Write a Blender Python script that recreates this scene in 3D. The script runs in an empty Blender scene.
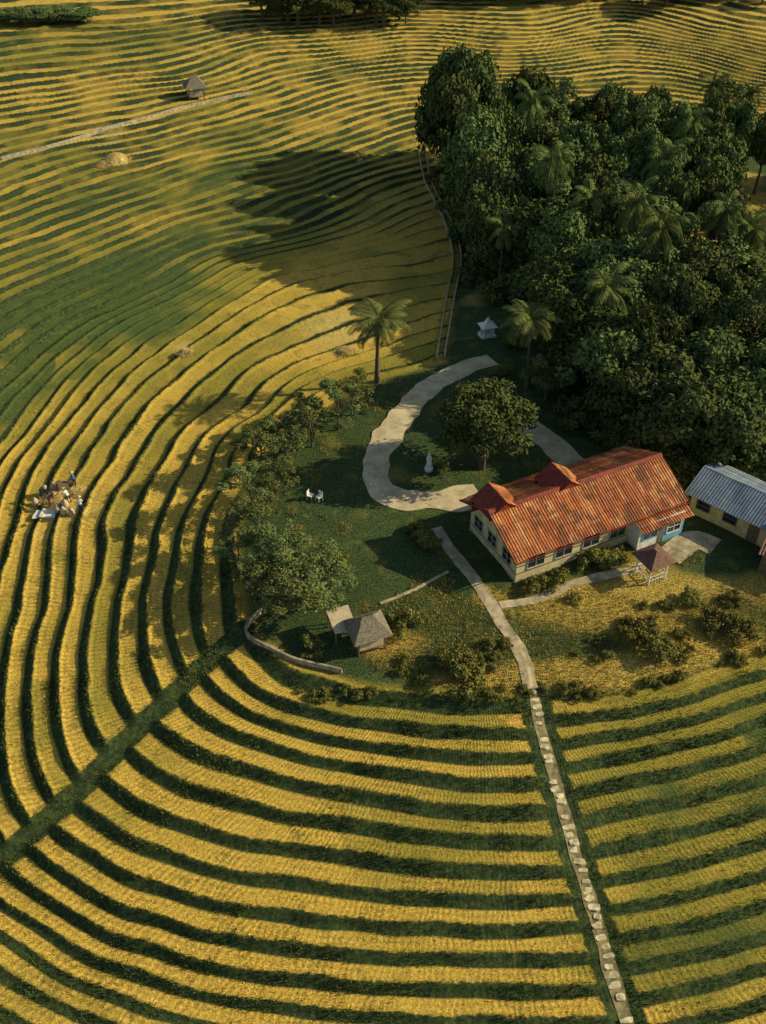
import bpy, math, random
import numpy as np
from mathutils import Vector, Matrix
random.seed(7); rng=np.random.default_rng(7)
scene=bpy.context.scene
CH=55.0; PITCH=math.radians(40); F=1005.0
def P(px,py,z=0.0):
    a=(px-383)/F; b=-(py-512)/F
    d=(a, math.cos(PITCH)+b*math.sin(PITCH), -math.sin(PITCH)+b*math.cos(PITCH))
    t=(z-CH)/d[2]
    return (d[0]*t,d[1]*t)
STEP=0.48; STEPF=0.32; LS=1.16
def zraw(n):
    n=np.asarray(n,float); return -STEP*np.minimum(n,10)+STEPF*np.maximum(n-13,0)
def zof(n): return zraw(np.asarray(n,float)/LS)
TAB=rng.random((256,256))
def vnoise(x,y,s,seed=0):
    x=np.asarray(x,float)/s+seed*17.3+1000; y=np.asarray(y,float)/s+seed*31.7+1000
    xi=np.floor(x).astype(int); yi=np.floor(y).astype(int); fx=x-xi; fy=y-yi
    fx=fx*fx*(3-2*fx); fy=fy*fy*(3-2*fy)
    a=TAB[xi&255,yi&255]; b=TAB[(xi+1)&255,yi&255]; c=TAB[xi&255,(yi+1)&255]; d=TAB[(xi+1)&255,(yi+1)&255]
    return (a*(1-fx)+b*fx)*(1-fy)+(c*(1-fx)+d*fx)*fy-0.5
def fbm(x,y,s,seed=0,o=3):
    r=0; a=1
    for i in range(o):
        r=r+a*vnoise(x,y,s/(2**i),seed+i*3); a*=.5
    return r
def sst(a,b,x):
    t=np.clip((x-a)/(b-a),0,1); return t*t*(3-2*t)
curves=[
(3,[(190,700),(260,735),(330,755),(400,765),(470,769),(530,768)]),
(5,[(125,760),(200,797),(300,822),(400,832),(480,836),(550,835)]),
(7,[(60,820),(150,865),(250,890),(400,902),(500,903),(575,900)]),
(9,[(5,872),(100,925),(250,960),(400,972),(500,972),(592,968)]),
(11,[(-40,925),(0,945),(100,990),(250,1028),(400,1040),(620,1040)]),
(3,[(165,650),(155,600),(165,540),(205,465),(262,410),(340,355),(438,325)]),
(2,[(185,600),(192,540),(225,470)]),
(1,[(232,640),(228,600),(222,520),(250,450),(300,402),(345,378),(440,358)]),
(1,[(280,690),(345,705),(450,712),(525,708)]),
(5,[(85,660),(95,720),(95,600),(102,520),(145,440),(205,385),(290,333),(435,290)]),
(7,[(20,680),(25,760),(40,600),(48,520),(85,440),(155,370),(240,315),(340,275),(445,255)]),
(9,[(-20,600),(0,520),(30,450),(90,380),(170,325),(280,270),(430,225)]),
(11,[(-30,490),(0,440),(60,370),(130,320),(240,265),(425,205)]),
(14,[(-40,400),(0,370),(120,298),(270,232),(430,168)]),
(19,[(-40,302),(0,280),(150,222),(300,170),(430,125)]),
(26,[(-40,195),(0,182),(100,155),(200,127),(300,100),(430,77)]),
(33,[(-40,118),(0,108),(120,88),(200,72),(270,52),(330,50),(430,40)]),
(39,[(-40,60),(0,52),(120,42),(250,20),(330,18),(430,12)]),
(43,[(0,5),(200,-5),(430,-20)]),
(3,[(600,755),(680,738),(766,712),(820,695)]),
(5,[(600,825),(680,805),(766,778),(820,760)]),
(7,[(620,893),(690,878),(766,852),(820,835)]),
(9,[(640,960),(700,945),(766,925),(820,905)]),
(11,[(680,1030),(766,1000),(820,985)]),
(1,[(600,705),(680,692),(766,660),(820,640)]),
(0,[(330,650),(420,660),(520,660),(640,645),(766,610)]),
(-.3,[(400,450),(550,450),(600,560),(480,520),(700,500),(766,560),(330,520),(500,360),(430,400),(290,520)]),
(1,[(600,350),(750,350),(900,400),(900,560)]),(3.5,[(520,285)]),
(9,[(500,212),(600,222),(740,235),(880,245)]),
(20,[(520,112),(640,112),(760,118),(900,120)]),
(29,[(520,62),(600,54),(700,62),(800,84)]),
(37,[(540,26),(620,14),(700,28),(800,46)]),
(43,[(560,-15),(760,-5)]),
]
C=[];Lv=[]
for lv,pts in curves:
    for (px,py) in pts:
        C.append(P(px,py,float(zraw(lv-0.3)))); Lv.append(lv)
C=np.array(C)/50.0; Lv=np.array(Lv,float)
def U(r2): return 0.5*r2*np.log(r2+1e-9)
n_=len(C)
r2=((C[:,None,:]-C[None])**2).sum(-1)
A=np.zeros((n_+3,n_+3)); A[:n_,:n_]=U(r2)+np.eye(n_)*0.002
A[:n_,n_]=1; A[:n_,n_+1:]=C; A[n_,:n_]=1; A[n_+1:,:n_]=C.T
Wt=np.linalg.solve(A,np.concatenate([Lv,[0,0,0]]))
def tps(x,y):
    x=x/50.0;y=y/50.0; out=np.zeros(x.shape)
    CK=40000
    for i in range(0,len(x),CK):
        xs=x[i:i+CK];ys=y[i:i+CK]
        rr=(xs[:,None]-C[None,:,0])**2+(ys[:,None]-C[None,:,1])**2
        out[i:i+CK]=U(rr)@Wt[:n_]+Wt[n_]+Wt[n_+1]*xs+Wt[n_+2]*ys
    return out
def dpoly(x,y,poly,closed=False):
    best=np.full(x.shape,1e9); side=np.zeros(x.shape)
    m=len(poly); rngs=range(m if closed else m-1)
    for i in rngs:
        ax,ay=poly[i][:2]; bx,by=poly[(i+1)%m][:2]
        dx,dy=bx-ax,by-ay; L=dx*dx+dy*dy+1e-9
        t=np.clip(((x-ax)*dx+(y-ay)*dy)/L,0,1)
        d=np.hypot(x-ax-t*dx,y-ay-t*dy)
        s=np.sign(dx*(y-ay)-dy*(x-ax))
        m_=d<best; best=np.where(m_,d,best); side=np.where(m_,s,side)
    return best,side
def inpoly(x,y,poly):
    c=np.zeros(x.shape,bool); m=len(poly); j=m-1
    for i in range(m):
        xi,yi=poly[i];xj,yj=poly[j]
        c^=((yi>y)!=(yj>y))&(x<(xj-xi)*(y-yi)/(yj-yi+1e-12)+xi); j=i
    return c
def catmull(pts,step=0.5):
    pts=[np.array(p,float) for p in pts]
    pts=[2*pts[0]-pts[1]]+pts+[2*pts[-1]-pts[-2]]
    out=[]
    for i in range(1,len(pts)-2):
        p0,p1,p2,p3=pts[i-1:i+3]; k=max(1,int(np.linalg.norm(p2-p1)/step))
        for j in range(k):
            t=j/k
            out.append(0.5*((2*p1)+(-p0+p2)*t+(2*p0-5*p1+4*p2-p3)*t*t+(-p0+3*p1-3*p2+p3)*t**3))
    out.append(pts[-2]); return out
KN=[(235,515),(236,580),(252,640),(300,668),(400,692),(525,700),(640,692),(766,650),(900,600),(1000,400),(1000,150),(900,110),(766,125),(600,135),(500,145),(436,165),(446,210),(458,260),(444,365),(380,378),(335,402),(280,428),(245,465)]
KZ=[0,0,0,0,0,0,0,0,0,0,-4,-3,-3,-3.2,-3.6,-4.2,-4.4,-3,-.3,0,0,0,0]
KNW=[P(*p,z=z) for p,z in zip(KN,KZ)]
stair_px=[(533,690),(545,745),(560,800),(577,860),(596,920),(622,1005),(640,1060)]
STW=catmull([P(px,py,-STEP*max(0,(i*1.9))) for i,(px,py) in enumerate(stair_px)],0.6)
diag_px=[(245,632),(190,682),(135,735),(80,792),(30,840),(-30,880)]
DGW=catmull([P(px,py,-STEP*l) for (px,py),l in zip(diag_px,[1,3,5,6.5,8,9.5])],1.5)
def levels(x,y):
    n=tps(x,y)*LS
    fr=sst(100,150,y)
    n=n+(1+1.9*fr)*0.60*fbm(x,y,26,1,2)+(.30+.45*fr)*vnoise(x*.8,y,8,5)+0.13*vnoise(x,y,2.4,9)+.2*fr*vnoise(x,y,3.5,15)
    d,s=dpoly(x,y,STW[::4]); n=n+0.25*s*sst(0,.5,d)*np.exp(-(d/9)**2)
    d2,s2=dpoly(x,y,DGW[::3]); n=n+0.22*s2*sst(0,.5,d2)*np.exp(-(d2/8)**2)
    n=np.where(n>51,51+6*(1-np.exp(-(np.maximum(n,51)-51)/6)),n); n=np.maximum(n,-3)
    return n,d,d2
def rthr(x,y):
    fr=sst(100,150,y)
    return np.clip(.60+.10*sst(48,90,y)-.10*fr+.15*vnoise(x,y,4.5,61)+.12*vnoise(x,y,14,62)+.26*fr*vnoise(x,y,11,64),.4,.82)
def knoll(x,y):
    d,_=dpoly(x,y,KNW,True); ins=inpoly(x,y,KNW)
    sd=np.where(ins,d,-d)
    return sst(-0.3,0.9,sd+0.8*vnoise(x,y,3,22))
def terrain(x,y):
    x=np.atleast_1d(np.asarray(x,float)); y=np.atleast_1d(np.asarray(y,float))
    n,d,d2=levels(x,y); K=knoll(x,y)
    fl=np.floor(n); f=n-fl; rt=rthr(x,y)
    S=sst(0,1,(f-rt)/(.98-rt)); bund=0.15*np.exp(-((f-rt)/0.08)**2)*(n<15)+.18*np.exp(-((f-.95)/0.06)**2)*(n>=15)
    ht=zof(fl)*(1-S)+zof(fl+1)*S+bund
    hs=zof(n-0.3)+0.12*fbm(x,y,5,3)
    g=np.exp(-(np.minimum(d,d2)/0.9)**2)
    ht=ht*(1-g)+zof(n-.1)*g
    h=ht*(1-K)+hs*K
    h=h+0.05*fbm(x,y,1.3,12,2)
    return h,n,K,d,d2
def H(x,y): return float(terrain(x,y)[0][0])
def G(px,py):
    z=0.0
    for i in range(10):
        x,y=P(px,py,z); z=z*0.35+0.65*H(x,y)
    return (x,y,H(x,y))
HC=P(480,575); HK=471.0
def npmesh(name,V,faces,mats=(),midx=None,smooth=False,fattr=None):
    me=bpy.data.meshes.new(name)
    V=np.asarray(V,np.float32)
    if not isinstance(faces,(list,tuple)): faces=[faces]
    faces=[np.asarray(f,np.int32) for f in faces if len(f)]
    nl=sum(f.size for f in faces); nf=sum(len(f) for f in faces)
    me.vertices.add(len(V)); me.vertices.foreach_set('co',V.ravel())
    me.loops.add(nl); me.loops.foreach_set('vertex_index',np.concatenate([f.ravel() for f in faces]))
    me.polygons.add(nf)
    tot=np.concatenate([np.full(len(f),f.shape[1]) for f in faces]); st=np.concatenate([[0],np.cumsum(tot)[:-1]])
    me.polygons.foreach_set('loop_start',st.astype(np.int32))
    try: me.polygons.foreach_set('loop_total',tot.astype(np.int32))
    except Exception: pass
    if midx is not None: me.polygons.foreach_set('material_index',np.asarray(midx,np.int32))
    me.polygons.foreach_set('use_smooth',np.full(nf,smooth))
    for m in mats: me.materials.append(m)
    me.update(calc_edges=True)
    if fattr is not None:
        a=me.attributes.new('tint','FLOAT','FACE'); a.data.foreach_set('value',np.asarray(fattr,np.float32))
    return me
def obj(name,me,loc=(0,0,0),rot=0,scale=(1,1,1),parent=None):
    o=bpy.data.objects.new(name,me); scene.collection.objects.link(o)
    o.location=loc; o.rotation_euler=(0,0,rot) if not isinstance(rot,tuple) else rot; o.scale=scale
    if parent: o.parent=parent
    return o
def empty(name,loc,rot=0):
    o=obj(name,None,loc,rot); o.empty_display_size=.5; return o
class MB:
    def __init__(s): s.v=[];s.f=[]
    def box(s,x0,x1,y0,y1,z0,z1):
        b=len(s.v); s.v+=[(x0,y0,z0),(x1,y0,z0),(x1,y1,z0),(x0,y1,z0),(x0,y0,z1),(x1,y0,z1),(x1,y1,z1),(x0,y1,z1)]
        s.f+=[tuple(b+i for i in q) for q in [(0,3,2,1),(4,5,6,7),(0,1,5,4),(1,2,6,5),(2,3,7,6),(3,0,4,7)]]; return s
    def poly(s,pts): 
        b=len(s.v); s.v+=list(pts); s.f.append(tuple(range(b,b+len(pts)))); return s
    def prism(s,pts,off):
        b=len(s.v);k=len(pts); s.v+=list(pts)+[tuple(np.array(p)+off) for p in pts]
        s.f.append(tuple(range(b+k-1,b-1,-1))); s.f.append(tuple(range(b+k,b+2*k)))
        for i in range(k): s.f.append((b+i,b+(i+1)%k,b+k+(i+1)%k,b+k+i))
        return s
    def make(s,name,mat,parent=None,loc=(0,0,0),rot=0,smooth=False):
        me=bpy.data.meshes.new(name); me.from_pydata([tuple(map(float,p)) for p in s.v],[],s.f); me.materials.append(mat); me.update()
        if smooth: me.polygons.foreach_set('use_smooth',[True]*len(me.polygons))
        return obj(name,me,loc,rot,parent=parent)
def tube(path,rad,k=7):
    V=[];Fc=[]
    path=[np.array(p,float) for p in path]
    for i,p in enumerate(path):
        d=path[min(i+1,len(path)-1)]-path[max(i-1,0)]; d/=np.linalg.norm(d)+1e-9
        a=np.cross(d,[0.3,1,0.1]); a/=np.linalg.norm(a)+1e-9; b=np.cross(d,a)
        for j in range(k):
            t=2*math.pi*j/k; V.append(p+rad[i]*(a*math.cos(t)+b*math.sin(t)))
    for i in range(len(path)-1):
        for j in range(k): Fc.append((i*k+j,i*k+(j+1)%k,(i+1)*k+(j+1)%k,(i+1)*k+j))
    return V,Fc
class NT:
    def __init__(s,name):
        s.m=bpy.data.materials.new(name); s.m.use_nodes=True; s.t=s.m.node_tree; s.t.nodes.clear()
        s.out=s.t.nodes.new('ShaderNodeOutputMaterial')
    def n(s,ty,**kw):
        nd=s.t.nodes.new(ty)
        for k,v in kw.items():
            if k.startswith('i_'):
                key=k[2:]; key=int(key) if key.isdigit() else key.replace('_',' ')
                nd.inputs[key].default_value=v
            else: setattr(nd,k,v)
        return nd
    def l(s,a,b): s.t.links.new(a,b)
    def put(s,sock,v):
        if isinstance(v,bpy.types.NodeSocket): s.l(v,sock)
        elif isinstance(v,(tuple,list)): sock.default_value=(*v,1) if len(v)==3 and sock.type=='RGBA' else v
        elif sock.type=='RGBA': sock.default_value=(v,v,v,1)
        else: sock.default_value=v
    def math(s,op,a,b=0.0,c=None,clamp=False):
        nd=s.n('ShaderNodeMath',operation=op,use_clamp=clamp); s.put(nd.inputs[0],a); s.put(nd.inputs[1],b)
        if c is not None: s.put(nd.inputs[2],c)
        return nd.outputs[0]
    def mix(s,f,a,b,bt='MIX'):
        nd=s.n('ShaderNodeMix',data_type='RGBA',blend_type=bt); s.put(nd.inputs[0],f); s.put(nd.inputs[6],a); s.put(nd.inputs[7],b); return nd.outputs[2]
    def rng(s,v,a,b,c=0.0,d=1.0,smooth=True):
        nd=s.n('ShaderNodeMapRange',interpolation_type='SMOOTHSTEP' if smooth else 'LINEAR'); s.put(nd.inputs[0],v)
        for i,q in enumerate((a,b,c,d)): s.put(nd.inputs[i+1],q)
        return nd.outputs[0]
    def coord(s,w='Object'): return s.n('ShaderNodeTexCoord').outputs[w]
    def mapping(s,v,sc):
        nd=s.n('ShaderNodeMapping'); s.l(v,nd.inputs[0]); nd.inputs['Scale'].default_value=sc; return nd.outputs[0]
    def noise(s,v,sc,det=3,ro=.55):
        nd=s.n('ShaderNodeTexNoise',i_Scale=sc,i_Detail=det,i_Roughness=ro); s.l(v,nd.inputs['Vector']); return nd.outputs['Fac']
    def attr(s,name,out='Fac'): return s.n('ShaderNodeAttribute',attribute_name=name).outputs[out]
    def finish(s,col,rough=.8,bump=None,bs=.4,bd=.05,spec=.3,trans=None,metal=0):
        p=s.n('ShaderNodeBsdfPrincipled'); s.put(p.inputs['Base Color'],col); s.put(p.inputs['Roughness'],rough)
        p.inputs['Specular IOR Level'].default_value=spec; p.inputs['Metallic'].default_value=metal
        if bump is not None:
            b=s.n('ShaderNodeBump',i_Strength=bs,i_Distance=bd); s.put(b.inputs['Height'],bump); s.l(b.outputs[0],p.inputs['Normal'])
        s.l(p.outputs[0],s.out.inputs[0]); return s.m
    def matte(s,col):
        d=s.n('ShaderNodeBsdfDiffuse'); s.put(d.inputs[0],col); s.l(d.outputs[0],s.out.inputs[0]); return s.m
def simple(name,col,var=.25,sc=3.0,rough=.8,bs=.2,spec=.2,metal=0,dirt=None):
    t=NT(name); c=t.coord(); n=t.noise(c,sc,4); k=t.rng(n,.3,.7,1-var,1+var)
    v=t.mix(1.0,col,k,'MULTIPLY')
    if dirt: v=t.mix(t.rng(t.noise(c,sc*.6+.7,5,.7),.48,.68,0,.8),v,dirt)
    return t.finish(v,rough,n,bs,.02,spec,metal=metal)
def ground_mat():
    t=NT('terraced_field'); c=t.coord()
    n=t.attr('level'); K=t.attr('knoll'); gm=t.attr('verge'); base=t.attr('base','Color'); rt=t.attr('tread')
    f=t.math('FRACT',n)
    nz=t.noise(c,1.6,4,.7); nz2=t.noise(c,.35,3); nz3=t.noise(c,.7,4,.65); nz4=t.noise(c,.16,3)
    sp=t.n('ShaderNodeSeparateXYZ'); t.l(c,sp.inputs[0])
    farf=t.rng(sp.outputs[1],95,140)
    fp=t.math('ADD',t.math('SUBTRACT',f,rt),t.math('MULTIPLY',t.math('SUBTRACT',nz,.5),.32))
    r=t.rng(fp,-.05,.05); back=t.rng(f,.0,.07,1.0,0.0)
    r=t.math('MAXIMUM',r,t.math('MULTIPLY',back,.7))
    inv=t.math('SUBTRACT',1.0,K,clamp=True)
    r=t.math('MULTIPLY',r,inv)
    weak=t.math('MULTIPLY',farf,t.rng(nz4,.42,.66,.0,.45)); r=t.math('MULTIPLY',r,t.math('SUBTRACT',1.0,weak))
    gr=t.rng(t.math('ADD',gm,t.math('MULTIPLY',t.math('SUBTRACT',nz,.5),.7)),.4,.6)
    r=t.math('MAXIMUM',r,gr)
    th=t.math('ARCTAN2',t.math('SUBTRACT',sp.outputs[1],HC[1]),t.math('SUBTRACT',sp.outputs[0],HC[0]))
    hat=t.math('COSINE',t.math('ADD',t.math('MULTIPLY',th,HK),t.math('MULTIPLY',nz3,18.0)))
    row=t.math('COSINE',t.math('ADD',t.math('MULTIPLY',n,2*math.pi*4),t.math('MULTIPLY',nz,6.0)))
    fade=t.rng(sp.outputs[1],45,85,1.0,.2)
    hills=t.math('MULTIPLY',t.math('ADD',t.math('MULTIPLY',hat,.65),t.math('MULTIPLY',row,.35)),t.math('MULTIPLY',fade,t.rng(nz2,.35,.65,.45,1.0)))
    fine=t.noise(c,8,4,.75)
    tre=t.mix(1.0,base,t.rng(hills,-1,1,.58,1.22,False),'MULTIPLY')
    tre=t.mix(inv,t.mix(1.0,base,t.rng(fine,.3,.7,.6,1.4),'MULTIPLY'),tre)
    tre=t.mix(1.0,tre,t.rng(fine,.32,.68,.62,1.3),'MULTIPLY')
    tre=t.mix(t.rng(nz3,.52,.72,0,.55),tre,(.22,.18,.042))
    tre=t.mix(t.rng(nz2,.55,.78,0,.35),tre,(.17,.17,.045))
    gcol=t.mix(t.rng(t.noise(c,2.5,4,.7),.35,.7),(.028,.050,.021),(.095,.115,.032))
    gcol=t.mix(t.math('MULTIPLY',farf,.6),gcol,(.030,.048,.022))
    col=t.mix(r,tre,gcol)
    bump=t.math('ADD',t.math('MULTIPLY',fine,.7),t.math('MULTIPLY',hills,.15))
    return t.finish(col,.95,bump,.9,.12,.05)
def build_ground():
    ys=[-80,-50,-25,-8,2,8,12]
    y=14.0
    while y<290:
        ys.append(y); y+=0.18+ (max(0,y-70)/200)**1.3*0.5
    dy=.8
    while y<5000:
        ys.append(y); dy*=1.13; y+=dy
    ys=np.array(ys); nc=760
    s=np.linspace(-1,1,nc)
    ext=np.array([1.06,1.2,1.5,2.2,4,8,20,60])
    s=np.concatenate([-ext[::-1],s,ext])
    Wd=np.where(ys<14,33,28+0.43*ys)
    X=(s[None,:]*Wd[:,None]); Y=np.repeat(ys[:,None],len(s),1)
    x=X.ravel();y=Y.ravel()
    h,n,K,d,d2=terrain(x,y)
    far=sst(320,1500,np.hypot(x,y)); h=h+far*fbm(x,y,700,40,2)*60
    R,Cc=X.shape
    idx=np.arange(R*Cc).reshape(R,Cc)
    q=np.stack([idx[:-1,:-1],idx[:-1,1:],idx[1:,1:],idx[1:,:-1]],-1).reshape(-1,4)
    me=npmesh('terraced_rice_field_ground',np.stack([x,y,h],1),q,[ground_mat()],smooth=True)
    def c3(c): return np.array(c)[None,:]
    ochre=c3((.66,.43,.072)); olive=c3((.33,.27,.042)); green=c3((.09,.128,.033))
    nb=fbm(x,y,22,50,3); nbs=fbm(x,y,4,55,3)
    hs=TAB[(np.floor(n).astype(int)*7)&255,(np.floor(x/19+nb*2).astype(int))&255]-.5
    w=0.18+0.60*nb+0.42*nbs+0.55*hs
    def blob(px,py,r,a,ry=None):
        cx,cy=P(px,py,-1 if py>400 else -4); return a*np.exp(-(((x-cx)/r)**2+((y-cy)/(ry or r))**2))
    for b in [(30,335,16,.65,15),(130,292,13,.55,10),(0,395,9,.55,9),(225,245,15,.4,9),(60,210,26,.28,14),(330,200,14,.3),(200,150,22,.1),
              (720,760,9,.5),(740,900,7,.4),(680,980,6,.35),(60,90,26,.4,14),(330,300,9,-.4),(100,500,12,-.25,10),(250,900,16,-.25),
              (350,120,30,-.35,14),(200,40,30,-.3,16),(130,160,10,-.4),(650,45,25,-.25,22),(420,60,20,-.3),(20,30,20,.4,12)]:
        w=w+blob(*b)
    w=w[:,None]
    col=ochre*(1-sst(0,.6,w))+olive*sst(0,.6,w)
    col=col*(1-sst(.6,1.15,w))+green*sst(.6,1.15,w)
    lawn=c3((.06,.088,.030)); dry=c3((.44,.31,.065))
    dw=0.0+.8*fbm(x,y,5,60,3)
    for b in [(420,655,5,.8,2.0),(560,625,4,1.0,2.5),(590,680,7,1.0,1.8),(700,655,8,.8,2.4),(480,610,2,.6),(660,600,4,.6),(380,655,3,.4),(470,690,8,.5,1.2),(735,215,12,1.8,16),(475,300,2.5,.6,6),(550,600,5,.6,1.8),(720,600,5,.5,2)]:
        dw=dw+blob(*b)
    dw=sst(.30,.8,dw)[:,None]
    kc=lawn*(1-dw)+dry*dw
    kk=K[:,None]; col=col*(1-kk)+kc*kk
    st=np.clip(blob(345,345,4.5,1.4,5)+blob(62,503,2.6,1.2,2.6)+blob(115,160,5,1.0,4)+blob(185,352,1.2,1),0,1)*sst(-.25,.15,nbs+.1); st=st[:,None]
    col=col*(1-st)+c3((.66,.47,.13))*st
    for nm,val in (('level',n),('knoll',K),('tread',rthr(x,y)),('verge',np.clip(np.exp(-(d/1.25)**4)*(y<47)+np.exp(-(d2/1.0)**4)*.9,0,1))):
        a=me.attributes.new(nm,'FLOAT','POINT'); a.data.foreach_set('value',val.astype(np.float32))
    a=me.attributes.new('base','FLOAT_COLOR','POINT')
    a.data.foreach_set('color',np.concatenate([np.clip(col,0.01,1),np.ones((len(x),1))],1).astype(np.float32).ravel())
    obj('terraced_rice_field_ground',me)
build_ground()
def drape(name,pts,width,mat,lift=0.06,step=.4,cross=5,wvar=.12,skirt=.15,hug=False):
    path=catmull(pts,step); path=np.array(path)[:,:2]
    t=np.gradient(path,axis=0); t/=np.linalg.norm(t,axis=1)[:,None]+1e-9
    nrm=np.stack([-t[:,1],t[:,0]],1)
    m=len(path); u=np.linspace(-1,1,cross); ar=np.arange(m)*step
    wl=width/2*(1+wvar*2*fbm(ar,ar*0,1.7,3,2)); wr=width/2*(1+wvar*2*fbm(ar,ar*0,1.7,8,2))
    X=[]
    for k in u: X.append(path+nrm*(np.where(k<0,wl,wr)*k)[:,None])
    X=np.stack(X,1)
    hz=terrain(X[:,:,0].ravel(),X[:,:,1].ravel())[0].reshape(m,cross)
    hm=hz.max(1); ker=np.ones(5)/5; hm=np.convolve(np.pad(hm,2,'edge'),ker,'valid')
    z=(hz if hug else np.maximum(hm[:,None]*.7+hz*.3,hz))+lift
    V=np.concatenate([X,z[:,:,None]],2)
    L=V[:,0].copy(); L[:,2]-=skirt+.1; R=V[:,-1].copy(); R[:,2]-=skirt+.1
    V=np.concatenate([L[:,None],V,R[:,None]],1); cc=cross+2
    idx=np.arange(m*cc).reshape(m,cc); q=np.stack([idx[:-1,:-1],idx[:-1,1:],idx[1:,1:],idx[1:,:-1]],-1).reshape(-1,4)[:,::-1]
    return obj(name,npmesh(name,V.reshape(-1,3),q,[mat]))
M_path=simple('worn_concrete',(.44,.35,.20),.3,1.2,.9,dirt=(.22,.18,.08))
M_path2=simple('pale_gravel',(.57,.45,.25),.2,.8,.95,dirt=(.36,.28,.14))
M_stone=simple('step_stone',(.58,.48,.27),.45,2.5,.9)
M_wallc=simple('weathered_concrete_wall',(.38,.32,.20),.35,2,.9,dirt=(.14,.13,.07))
M_canal=simple('mossy_canal_concrete',(.38,.32,.18),.35,2,.9,dirt=(.14,.13,.06))
g=lambda L:[G(*p) for p in L]
drive=g([(492,360),(462,370),(432,384),(406,412),(386,440),(374,466),(380,487),(404,500),(440,500),(478,492)])
drape('driveway',drive,2.5,M_path2,wvar=.25)
drape('driveway',g([(525,425),(548,440),(568,462),(590,480)]),2.6,M_path2,lift=.05,wvar=.2)
drape('driveway',g([(425,497),(455,505),(500,497)]),1.9,M_path2,lift=.09,wvar=.2)
fp1=g([(436,528),(455,556),(482,592),(505,628),(522,655),(531,690)])
drape('footpath',fp1,1.0,M_path,lift=.05,wvar=.3)
fp2=g([(500,606),(540,598),(580,583),(630,570),(690,552)])
drape('footpath',fp2,.8,M_path,lift=.09,wvar=.3)
drape('footpath',g([(668,558),(692,540),(715,548)]),2.2,M_path,lift=.07)
drape('footpath',g([(380,604),(410,592),(448,572)]),.22,M_path,lift=.10,wvar=.05)
def stairs():
    mb=MB(); pts=catmull(STW,.12); pts=np.array(pts)
    seg=np.hypot(*np.diff(pts,axis=0).T); s=np.concatenate([[0],np.cumsum(seg)]); pos=0
    while pos<s[-1]-1:
        i=np.searchsorted(s,pos); p=pts[i]; q=pts[min(i+4,len(pts)-1)]; t=(q-p)/np.linalg.norm(q-p); nn=np.array([-t[1],t[0]])
        p=p+nn*random.uniform(-.13,.13); w=random.uniform(.26,.46); l=random.uniform(.13,.22); z=H(*p)+.13+random.uniform(-.05,.04)
        if random.random()<.93:
            ring=[]; tw=random.uniform(-.25,.25); tt=t*math.cos(tw)+nn*math.sin(tw); n2=np.array([-tt[1],tt[0]])
            for a in [(-1,-.7),(-.6,-1.05),(.3,-1.1),(1,-.8),(1,.8),(.4,1.1),(-.5,1.0),(-1,.7)]:
                aa=a[0]*w*random.uniform(.8,1.08); bb=a[1]*l*random.uniform(.8,1.1)
                xy=p+n2*aa+tt*bb; ring.append((xy[0],xy[1],z+random.uniform(-.015,.015)))
            mb.prism([(a,b,c-.4) for a,b,c in ring],np.array([0,0,.4]))
        pos+=random.uniform(.42,.70)
    mb.make('stone_stair_path',M_stone)
stairs()
drape('dirt_path',[(p[0],p[1]) for p in STW[::3]],.85,simple('trodden_dirt',(.20,.16,.075),.4,2,.95,dirt=(.07,.09,.03)),lift=.035,cross=5,wvar=.3,hug=True,step=.2)
def wall(name,pts,w,h,mat,step=.5,sink=.3):
    path=np.array(catmull(pts,step))[:,:2]; t=np.gradient(path,axis=0); t/=np.linalg.norm(t,axis=1)[:,None]+1e-9
    nr=np.stack([-t[:,1],t[:,0]],1); hz=terrain(path[:,0],path[:,1])[0]; hz=np.convolve(np.pad(hz,2,'edge'),np.ones(5)/5,'valid')
    V=[]
    for sg,zz in ((-1,-sink),(-1,h),(1,h),(1,-sink)):
        V.append(np.concatenate([path+nr*sg*w/2,(hz+zz)[:,None]],1))
    V=np.stack(V,1); m=len(path); idx=np.arange(m*4).reshape(m,4)
    q=np.stack([idx[:-1,:-1],idx[:-1,1:],idx[1:,1:],idx[1:,:-1]],-1).reshape(-1,4)
    return obj(name,npmesh(name,V.reshape(-1,3),[q,np.array([[0,1,2,3],[4*m-1,4*m-2,4*m-3,4*m-4]])],[mat]))
wall('low_garden_wall',g([(236,515),(234,545),(243,578),(266,604),(246,634),(285,658),(342,673)]),.16,.45,M_wallc)
wall('irrigation_canal_wall',g([(418,150),(424,180),(441,215),(453,255),(446,300),(436,362)]),.18,.4,M_canal)
wall('irrigation_canal_wall',g([(425,150),(431,182),(448,215),(461,255),(454,300),(444,360)]),.18,.4,M_canal)
wall('field_boundary_wall',g([(2,160),(50,148),(90,136),(145,120),(195,106),(252,94)]),.25,.5,M_wallc,1.0)
def leafmat(name,c1,c2,hv=.4):
    t=NT(name); tint=t.attr('tint'); r=t.n('ShaderNodeObjectInfo').outputs['Random']
    col=t.mix(t.math('MULTIPLY',tint,1.0,clamp=True),c1,c2)
    h=t.n('ShaderNodeHueSaturation'); t.l(col,h.inputs['Color']); t.l(t.rng(r,0,1,.475,.515,False),h.inputs['Hue']); t.l(t.rng(r,0,1,1-hv*.6,1+hv,False),h.inputs['Value'])
    return t.matte(h.outputs[0])
M_bark=simple('bark',(.12,.09,.06),.4,6,.95)
M_leafA=leafmat('broadleaf_foliage',(.024,.050,.024),(.13,.155,.042),.5)  # dark and olive ends carry the crown's shadow and highlight tones
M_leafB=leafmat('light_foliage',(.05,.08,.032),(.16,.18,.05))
M_palm=leafmat('palm_frond',(.045,.075,.028),(.18,.195,.05),.3)
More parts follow.
